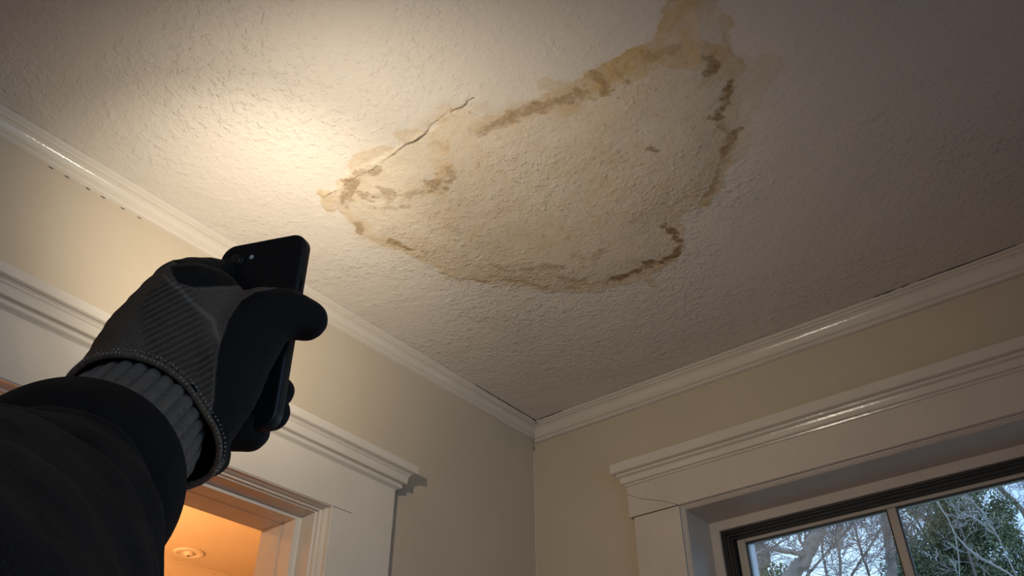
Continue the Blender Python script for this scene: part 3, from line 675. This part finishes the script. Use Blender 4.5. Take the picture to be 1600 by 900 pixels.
# wrinkles on the thumb joints
co2 = co + nrm * disp[:, None]
gme.vertices.foreach_set('co', co2.ravel().astype(np.float32))
for nm, arr in (('grey', greym), ('seam', np.clip(np.maximum(seam_ridge * .8, (1 - smooth(0, .0022, sd3))), 0, 1) * greym), ('rib', ribm), ('ku', C2 @ np.array([.55, -.83])), ('kv', C2 @ np.array([.83, .55]))):
    a = gme.attributes.new(nm, 'FLOAT', 'POINT'); a.data.foreach_set('value', arr.astype(np.float32))
def glove_mat():
    m = bpy.data.materials.new('glove_knit_and_grip'); m.use_nodes = True
    n = m.node_tree.nodes; lk = m.node_tree.links; b = n['Principled BSDF']
    def attr(nm):
        x = n.new('ShaderNodeAttribute'); x.attribute_name = nm; return x.outputs['Fac']
    def ma(op, a, c, clamp=False):
        x = n.new('ShaderNodeMath'); x.operation = op; x.use_clamp = clamp
        for k, v in enumerate((a, c)):
            if isinstance(v, (int, float)): x.inputs[k].default_value = v
            else: lk.new(v, x.inputs[k])
        return x.outputs[0]
    def mix(fac, c1, c2):
        x = n.new('ShaderNodeMix'); x.data_type = 'RGBA'; lk.new(fac, x.inputs[0])
        for k, v in ((6, c1), (7, c2)):
            if isinstance(v, tuple): x.inputs[k].default_value = (*v, 1)
            else: lk.new(v, x.inputs[k])
        return x.outputs[2]
    t = n.new('ShaderNodeTexCoord')
    def noise(s, d=3):
        x = n.new('ShaderNodeTexNoise'); x.inputs['Scale'].default_value = s; x.inputs['Detail'].default_value = d; lk.new(t.outputs['Object'], x.inputs['Vector']); return x.outputs['Fac']
    ku, kv = attr('ku'), attr('kv')
    # knit stitches: product of two sines on the hand's own coordinates
    s1 = ma('SINE', ma('MULTIPLY', ma('ADD', ku, ma('MULTIPLY', noise(120), .003)), 2 * pi / .0026), 0); s2 = ma('SINE', ma('MULTIPLY', ma('ADD', kv, ma('MULTIPLY', noise(150), .002)), 2 * pi / .0020), 0)
    st = ma('ADD', ma('MULTIPLY', ma('MULTIPLY', s1, s2), .5), .5)
    rb = ma('ADD', ma('MULTIPLY', ma('SINE', ma('MULTIPLY', ku, 2 * pi / .0048), 0), .5), .5)
    h = ma('ADD', ma('MULTIPLY', st, .5), ma('MULTIPLY', ma('MULTIPLY', rb, attr('rib')), 1.0))
    fl = noise(700, 2)
    yarn = mix(ma('MULTIPLY', ma('ADD', ma('MULTIPLY', st, .6), ma('MULTIPLY', fl, .4)), 1.0, True), (.068, .050, .034), (.28, .205, .14))
    yarn = mix(ma('MULTIPLY', ma('MULTIPLY', ma('SUBTRACT', 1.0, rb), attr('rib')), .75, True), yarn, (.045, .036, .028))
    yarn = mix(ma('MULTIPLY', attr('seam'), .6, True), yarn, (.42, .34, .27))
    pos = ma('MULTIPLY', noise(25, 2), .5)
    yarn = mix(pos, yarn, (.11, .088, .068))
    blk = mix(noise(30, 3), (.010, .009, .0085), (.019, .016, .014))
    lk.new(mix(attr('grey'), blk, yarn), b.inputs['Base Color'])
    b.inputs['Roughness'].default_value = .82; b.inputs['Specular IOR Level'].default_value = .25
    bp = n.new('ShaderNodeBump'); bp.inputs['Distance'].default_value = .0011; bp.inputs['Strength'].default_value = 1
    lk.new(ma('MULTIPLY', h, attr('grey')), bp.inputs['Height'])
    bp2 = n.new('ShaderNodeBump'); bp2.inputs['Distance'].default_value = .0004; lk.new(fl, bp2.inputs['Height']); lk.new(bp.outputs['Normal'], bp2.inputs['Normal'])
    lk.new(bp2.outputs['Normal'], b.inputs['Normal'])
    return m
M['glove'] = glove_mat()
M['yarn'] = mat('knit_cuff_yarn', (.15, .104, .062), .9, .2, (250, .5), [(700, .0008, 3), (2500, .0004, 2)], sheen=.2)
M['stitch'] = mat('pale_stitching', (.42, .36, .28), .8, .2, (300, .3))
M['lining'] = mat('glove_lining', (.010, .009, .009), .95, .1)
glove = link('glove', gme, M['glove'], person, True); glove.matrix_parent_inverse = PINV
tag(glove, 'grey knit glove with smooth black palm, thumb and fingers')

def part(mb_or_me, name, m, parent=person, inv=PINV, sm=True):
    o = mb_or_me.build(name, m, parent, smooth_shade=sm); o.matrix_parent_inverse = inv; return o
# hem piping, stitches, lining from the cut loop
lp = np.array(loop); cen = lp.mean(0); a_ = np.arctan2((lp - cen) @ E2, (lp - cen) @ E1); order = np.argsort(a_)
rad_ = np.linalg.norm(lp - cen, axis=1)
NN = 150; ths = np.linspace(-pi, pi, NN, endpoint=False)
rr_ = np.array([rad_[np.abs((a_ - t + pi) % (2 * pi) - pi) < .08].max() for t in ths])
rr_ = np.array([np.mean([rr_[(i + k) % NN] for k in range(-4, 5)]) for i in range(NN)])
def loop_at(extra, along, n=NN):
    out = []
    for k in range(n):
        t = 2 * pi * k / n - pi; r = np.interp(t, ths, rr_, period=2 * pi) + extra
        out.append(cen + r * (cos(t) * E1 + sin(t) * E2) + HA * along)
    return out
IG = Matrix.Identity(4)
V_, F_ = tube(loop_at(-.0010, .0), .0024, 8, True); o = part(MB().add(V_, F_), 'hem_piping', M['yarn'], glove, IG)
mb = MB()
ico = bmesh.new(); bmesh.ops.create_icosphere(ico, subdivisions=1, radius=1.); IV = np.array([v.co[:] for v in ico.verts]); IF = [[v.index for v in f.verts] for f in ico.faces]; ico.free()
for row, (ex, al, n) in enumerate(((.0007, -.0012, 120), (.0012, .0050, 118))):
    for p in loop_at(ex, al, n):
        j = np.array([random.uniform(-1, 1) for _ in range(3)]) * .0003
        mb.add(IV * np.array([.00085, .00085, .00085]) * random.uniform(.7, 1.15) + p + j, IF)
tag(part(mb, 'stitching', M['stitch'], glove, IG), 'pale dotted stitching along the hem', kind='stuff')
rings = [loop_at(-.0025, .0), loop_at(-.004, .012), loop_at(-.008, .03), loop_at(-.02, .05)]
V_, F_ = sweep(rings, True, True); V_ = V_; F_ = F_[:-2] + [F_[-1]]
part(MB().add(V_, F_), 'lining', M['lining'], glove, IG)

# ribbed knit wrist: each rib a raised wale
def loft(stations, nt, rfun, caps=True):
    """stations: (centre, radius); frame transported; rfun(theta, s) -> radial factor"""
    cs = [np.array(c) for c, r in stations]; out = []
    for i, (c, r) in enumerate(stations):
        t = cs[min(i + 1, len(cs) - 1)] - cs[max(i - 1, 0)]; t /= np.linalg.norm(t)
        a = np.cross(t, UP); a /= np.linalg.norm(a); bb = np.cross(t, a)
        out.append([c + r * rfun(2 * pi * k / nt, i / (len(stations) - 1), i) * (cos(2 * pi * k / nt) * a + sin(2 * pi * k / nt) * bb) for k in range(nt)])
    return sweep(out, True, caps)
def interp_st(st, n):
    out = []; m_ = len(st) - 1
    P4 = [np.array(list(at(x, y, d * AS)) + [r * AS]) for x, y, d, r in st]
    for k in range(n):
        u = k / (n - 1) * m_; i = min(int(u), m_ - 1); f = u - i
        p0, p1, p2, p3 = P4[max(i - 1, 0)], P4[i], P4[i + 1], P4[min(i + 2, m_)]
        v = .5 * ((2 * p1) + (-p0 + p2) * f + (2 * p0 - 5 * p1 + 4 * p2 - p3) * f * f + (-p0 + 3 * p1 - 3 * p2 + p3) * f ** 3)
        out.append((v[:3], v[3]))
    return out
st = interp_st([(228, 640, .55, .038), (203, 672, .505, .0425), (182, 695, .470, .0415), (142, 735, .425, .040)], 40)
NR = 30
def rib(th, s, i):
    wv = abs(sin(NR * th / 2)) ** .6
    return .945 + .075 * wv + .012 * sin(s * 9 + 3 * sin(th * 3)) + .006 * sin(s * 120 + 7 * sin(th * 5))
V_, F_ = loft(st, 360, rib); part(MB().add(V_, F_), 'knit_wristband', M['yarn'])

# sleeve cuff and sleeve
st = interp_st([(112, 758, .425, .0545), (106, 762, .419, .0560), (92, 772, .404, .0555), (76, 786, .388, .0530), (62, 798, .376, .0490), (44, 815, .362, .0440)], 26)
def cuffr(th, s, i): return 1 + .012 * sin(2 * th + 3 * s) + .010 * sin(5 * th + 6 * s + 1) * s
sl = MB()
V_, F_ = loft(st, 140, cuffr, False)
st_in = [(c, r - .005) for c, r in st[:12]]
V2, F2 = loft(st_in, 140, cuffr, False)
nb = len(V_); V_ = V_ + V2; F_ = F_ + [tuple(i + nb for i in f) for f in F2]
F_ += [(k, (k + 1) % 140, nb + (k + 1) % 140, nb + k) for k in range(140)]
st2 = interp_st([(88, 776, .400, .0430), (66, 796, .382, .0480), (38, 822, .360, .0525), (5, 855, .333, .0575), (-45, 905, .298, .0615), (-110, 960, .262, .065), (-230, 1080, .215, .070), (-420, 1260, .165, .074), (-800, 1500, .12, .072)], 90)
def slv(th, s, i):
    a = 1 + .030 * sin(3 * th + 8 * s + 1.0) - .030 * math.exp(-((s - .30 - .03 * sin(th + 1)) / .018) ** 2) - .022 * math.exp(-((s - .52 - .05 * sin(th)) / .02) ** 2) + .020 * sin(17 * s * pi + 2.2 * sin(th + .6)) * (.4 + .6 * max(0, sin(th * 1 + 1.2)))
    a += .012 * sin(31 * s + 3 * sin(2 * th)) + .008 * sin(9 * th + 22 * s)
    return a
V3, F3 = loft(st2, 160, slv)
sleeve = part(MB().add(V3, F3), 'jacket_sleeve', M['sleeve'])
part(MB().add(V_, F_), 'sleeve_cuff', M['cuff'], sleeve, IG)

# ------------------------------------------------------------------ OUTSIDE
tag(MB().box(-30, 30, .5, 45, -.75, -.6).build('ground', M['grass']), 'lawn outside the window', kind='structure')
GZ = -.6
def grow(mb, p, d, L, r, depth, spread=.5, nseg=4, bend=.18, minr=.0018, kids=3, rise=.08, sides=None):
    path = [p.copy()]; rad = [r]; q = p.copy(); dd = d.copy()
    for k in range(nseg):
        dd = dd + np.array([random.gauss(0, bend), random.gauss(0, bend), random.gauss(0, bend) + rise]); dd /= np.linalg.norm(dd)
        q = q + dd * L / nseg; path.append(q.copy()); rad.append(max(minr, r * (1 - .55 * (k + 1) / nseg)))
    V_, F_ = tube(path, rad, sides or (7 if r > .02 else (5 if r > .006 else 3))); mb.add(V_, F_)
    if depth <= 0: return
    for k in range(kids):
        t = random.uniform(.25, 1); i = min(int(t * nseg), nseg - 1); f = t * nseg - i
        b_ = path[i] + (path[i + 1] - path[i]) * f
        ax = np.array([random.gauss(0, 1) for _ in range(3)]); nd = dd + spread * ax; nd /= np.linalg.norm(nd)
        grow(mb, b_, nd, L * random.uniform(.45, .75), max(minr, rad[i] * random.uniform(.4, .65)), depth - 1, spread, nseg, bend, minr, kids, rise)
def limb(mb, pts, r0, r1, n=10, sub=6):
    P_ = [np.array(p, float) for p in pts]; path = []
    for i in range(len(P_) - 1):
        for k in range(sub): path.append(P_[i] + (P_[i + 1] - P_[i]) * k / sub + np.array([random.gauss(0, .18 * r1) for _ in range(3)]))
    path.append(P_[-1]); rad = list(np.linspace(r0, r1, len(path)) * np.array([random.uniform(.94, 1.06) for _ in path]))
    V_, F_ = tube(path, rad, n); mb.add(V_, F_); return path
def down(px, py, d, z=GZ):   # foot of a trunk below a seen point
    p = at(px, py, d); return np.array([p[0], p[1], z])
U3 = np.array([0, 0, 1.])
def tree_obj(label, trunks, seed, cat='tree', m='bark', twm='darkbark', group=None, twig=(70, 3, .9, .010), minr=.003):
    """trunks: list of (points, r0, r1); twig: (count, depth, length, radius)"""
    random.seed(seed)
    foot = np.array(trunks[0][0][0], float)
    root = empty('bare_tree', foot); tag(root, label, cat, group)
    inv = Matrix.Translation(-Vector(foot)); paths = []
    for k, (pts, r0, r1) in enumerate(trunks):
        mb = MB(); paths.append(limb(mb, pts, r0, r1)); o = mb.build('trunk' if k == 0 else 'branch', M[m], root, smooth_shade=True); o.matrix_parent_inverse = inv
    mb = MB(); cnt, dep, L, r = twig
    for k in range(cnt):
        pa = random.choice(paths); i = random.randrange(len(pa) // 3, len(pa)); p = pa[i]
        d = np.array([random.gauss(0, 1), random.gauss(0, .6), random.gauss(.5, .5)]); d /= np.linalg.norm(d)
        grow(mb, p, d, L * random.uniform(.6, 1.2), r * random.uniform(.6, 1.2), dep, .55, 4, .2, minr)
    o = mb.build('twigs', M[twm], root); o['kind'] = 'stuff'; o.matrix_parent_inverse = inv
    return root
# big leaning limb at the left of the glass
tree_obj('thick grey leaning trunk forking behind the left pane', [
    ([down(1205, 905, 6.2), at(1215, 960, 6.2), at(1232, 905, 6.2), at(1262, 868, 6.2), at(1280, 830, 6.2), at(1298, 790, 6.2), at(1330, 700, 6.2)], .062, .042),
    ([at(1262, 868, 6.2), at(1235, 862, 6.1), at(1205, 858, 6.0), at(1178, 866, 5.9)], .020, .012),
    ([at(1262, 862, 6.2), at(1250, 845, 6.3), at(1240, 800, 6.3)], .016, .008)], 3, twig=(50, 3, .45, .004), minr=.0014)
tree_obj('stout upright trunk at the very left edge of the glass', [([down(1188, 900, 7.5), at(1190, 905, 7.5), at(1186, 860, 7.5), at(1180, 800, 7.5)], .075, .07)], 5, twig=(20, 3, .5, .004), minr=.0015)
tree_obj('slim sapling left of the window bar', [([down(1318, 930, 7.0), at(1313, 900, 7), at(1311, 850, 7), at(1310, 780, 7)], .013, .009)], 7, twig=(40, 3, .5, .0035), minr=.0016)
tree_obj('slim leaning sapling nearest the window bar', [([down(1380, 960, 7.4), at(1360, 905, 7.4), at(1345, 860, 7.4), at(1330, 805, 7.4), at(1322, 770, 7.4)], .014, .009)], 8, twig=(40, 3, .5, .0035), minr=.0016)
tree_obj('rough mid-sized trunk hidden partly by the window bar', [([down(1398, 950, 8.5), at(1396, 900, 8.5), at(1388, 850, 8.5), at(1380, 790, 8.5), at(1372, 740, 8.5)], .050, .042)], 9, twig=(30, 3, .5, .004), minr=.0018)
tree_obj('thin sapling behind the leaning trunk', [([down(1295, 940, 8.8), at(1292, 900, 8.8), at(1284, 860, 8.8), at(1290, 780, 8.8)], .014, .009)], 12, twig=(34, 3, .5, .004), minr=.0018)
tree_obj('spreading bare tree at the right of the window', [([down(1640, 900, 11), at(1640, 880, 11), at(1600, 800, 11), at(1560, 760, 11), at(1530, 720, 11)], .05, .02), ([at(1625, 850, 11), at(1570, 820, 10.8), at(1530, 800, 10.6)], .018, .008), ([at(1600, 800, 11), at(1620, 760, 11), at(1600, 700, 11)], .018, .008)], 14, twig=(50, 3, .7, .004), minr=.002)
tree_obj('distant bare tree filling the gaps between the trunks', [([down(1260, 900, 13), at(1260, 880, 13), at(1255, 780, 13)], .03, .015), ([at(1260, 900, 13), at(1330, 820, 13), at(1340, 740, 13)], .022, .012), ([at(1330, 900, 13), at(1380, 820, 13), at(1410, 740, 13)], .02, .012)], 16, twig=(55, 3, .8, .0035), minr=.0018)

# evergreen
def evergreen(label, foot, clumps, n, seed, size=.045):
    rs = np.random.RandomState(seed)
    root = empty('evergreen_tree', foot); tag(root, label, 'tree'); inv = Matrix.Translation(-Vector(foot))
    mb = MB(); top = np.array(clumps[0][0]); limb(mb, [foot, (foot + top) / 2 + np.array([.1, 0, 0]), top], .035, .012)
    for c, r in clumps[1:]: limb(mb, [np.array([foot[0], foot[1], max(foot[2] + 1, c[2] - .8)]), c], .03, .012, 6, 3)
    o = mb.build('trunk', M['darkbark'], root, smooth_shade=True); o.matrix_parent_inverse = inv
    V = []; 
    vol = np.array([r ** 2 for c, r in clumps]); vol /= vol.sum()
    ci = rs.choice(len(clumps), n, p=vol)
    cs = np.array([c for c, r in clumps])[ci]; rr = np.array([r for c, r in clumps])[ci]
    dr = rs.normal(size=(n, 3)); dr /= np.linalg.norm(dr, axis=1)[:, None]
    pos = cs + dr * (rr * (rs.rand(n) ** .45))[:, None] * np.array([1, 1, 1.1])
    # clump noise: keep where noise is high
    keep = fbm(pos, 3.2, 3, seed) > -.14; pos = pos[keep]; n = len(pos)
    a = rs.normal(size=(n, 3)) + np.array([0, 0, -.4]); a /= np.linalg.norm(a, axis=1)[:, None]
    b = np.cross(a, rs.normal(size=(n, 3))); b /= np.linalg.norm(b, axis=1)[:, None]
    c = np.cross(a, b); L = (size * rs.uniform(.5, 1.5, n))[:, None]; W = L * .30
    V = np.stack([pos, pos + a * L * .5 + b * W + c * L * .1, pos + a * L, pos + a * L * .5 - b * W + c * L * .1], 1).reshape(-1, 3)
    me = bpy.data.meshes.new('foliage'); k = np.arange(n * 4).reshape(n, 4)
    me.vertices.add(n * 4); me.vertices.foreach_set('co', V.astype(np.float32).ravel()); me.loops.add(n * 4); me.loops.foreach_set('vertex_index', k.ravel().astype(np.int32))
    me.polygons.add(n); me.polygons.foreach_set('loop_start', np.arange(0, n * 4, 4, dtype=np.int32)); me.update(calc_edges=True)
    o = link('foliage', me, M['leaf'], root); o['kind'] = 'stuff'; o.matrix_parent_inverse = inv
D = 9.5
cl_ = [(at(1480, 760, D), .42), (at(1455, 830, D), .42), (at(1510, 820, D), .50), (at(1480, 880, D), .55), (at(1550, 890, D), .50), (at(1430, 900, D), .38), (at(1540, 850, D + .3), .38), (at(1425, 800, D), .14), (at(1585, 910, D), .45), (at(1560, 795, D), .20), (at(1577, 840, D), .16), (at(1412, 860, D + .4), .22), (at(1500, 960, D), .7), (at(1440, 985, D), .6)]
evergreen('dense dark green evergreen behind the right pane', down(1490, 900, D), cl_, 120000, 2, .030)
evergreen('low ivy clump at the foot of the leaning trunk', down(1225, 910, 6.6), [(at(1215, 905, 6.6), .14), (at(1205, 925, 6.6), .2), (at(1228, 935, 6.6), .18)], 3500, 6, .022)
# pale bare branch crossing in front of the evergreen
tree_obj('pale slender bare tree arching in front of the evergreen', [([down(1640, 960, 7.8), at(1625, 940, 7.8), at(1575, 895, 7.8), at(1535, 873, 7.8), at(1510, 855, 7.8), at(1492, 835, 7.8), at(1480, 808, 7.8), at(1462, 782, 7.8)], .012, .006),
    ([at(1492, 835, 7.8), at(1498, 870, 7.8), at(1500, 920, 7.8)], .006, .003), ([at(1590, 905, 7.8), at(1560, 840, 7.7), at(1535, 800, 7.7), at(1508, 772, 7.7)], .008, .004), ([at(1560, 840, 7.7), at(1530, 815, 7.7), at(1515, 805, 7.7)], .005, .003)], 21, m='palebark', twm='palebark', twig=(26, 2, .22, .0028), minr=.0016)
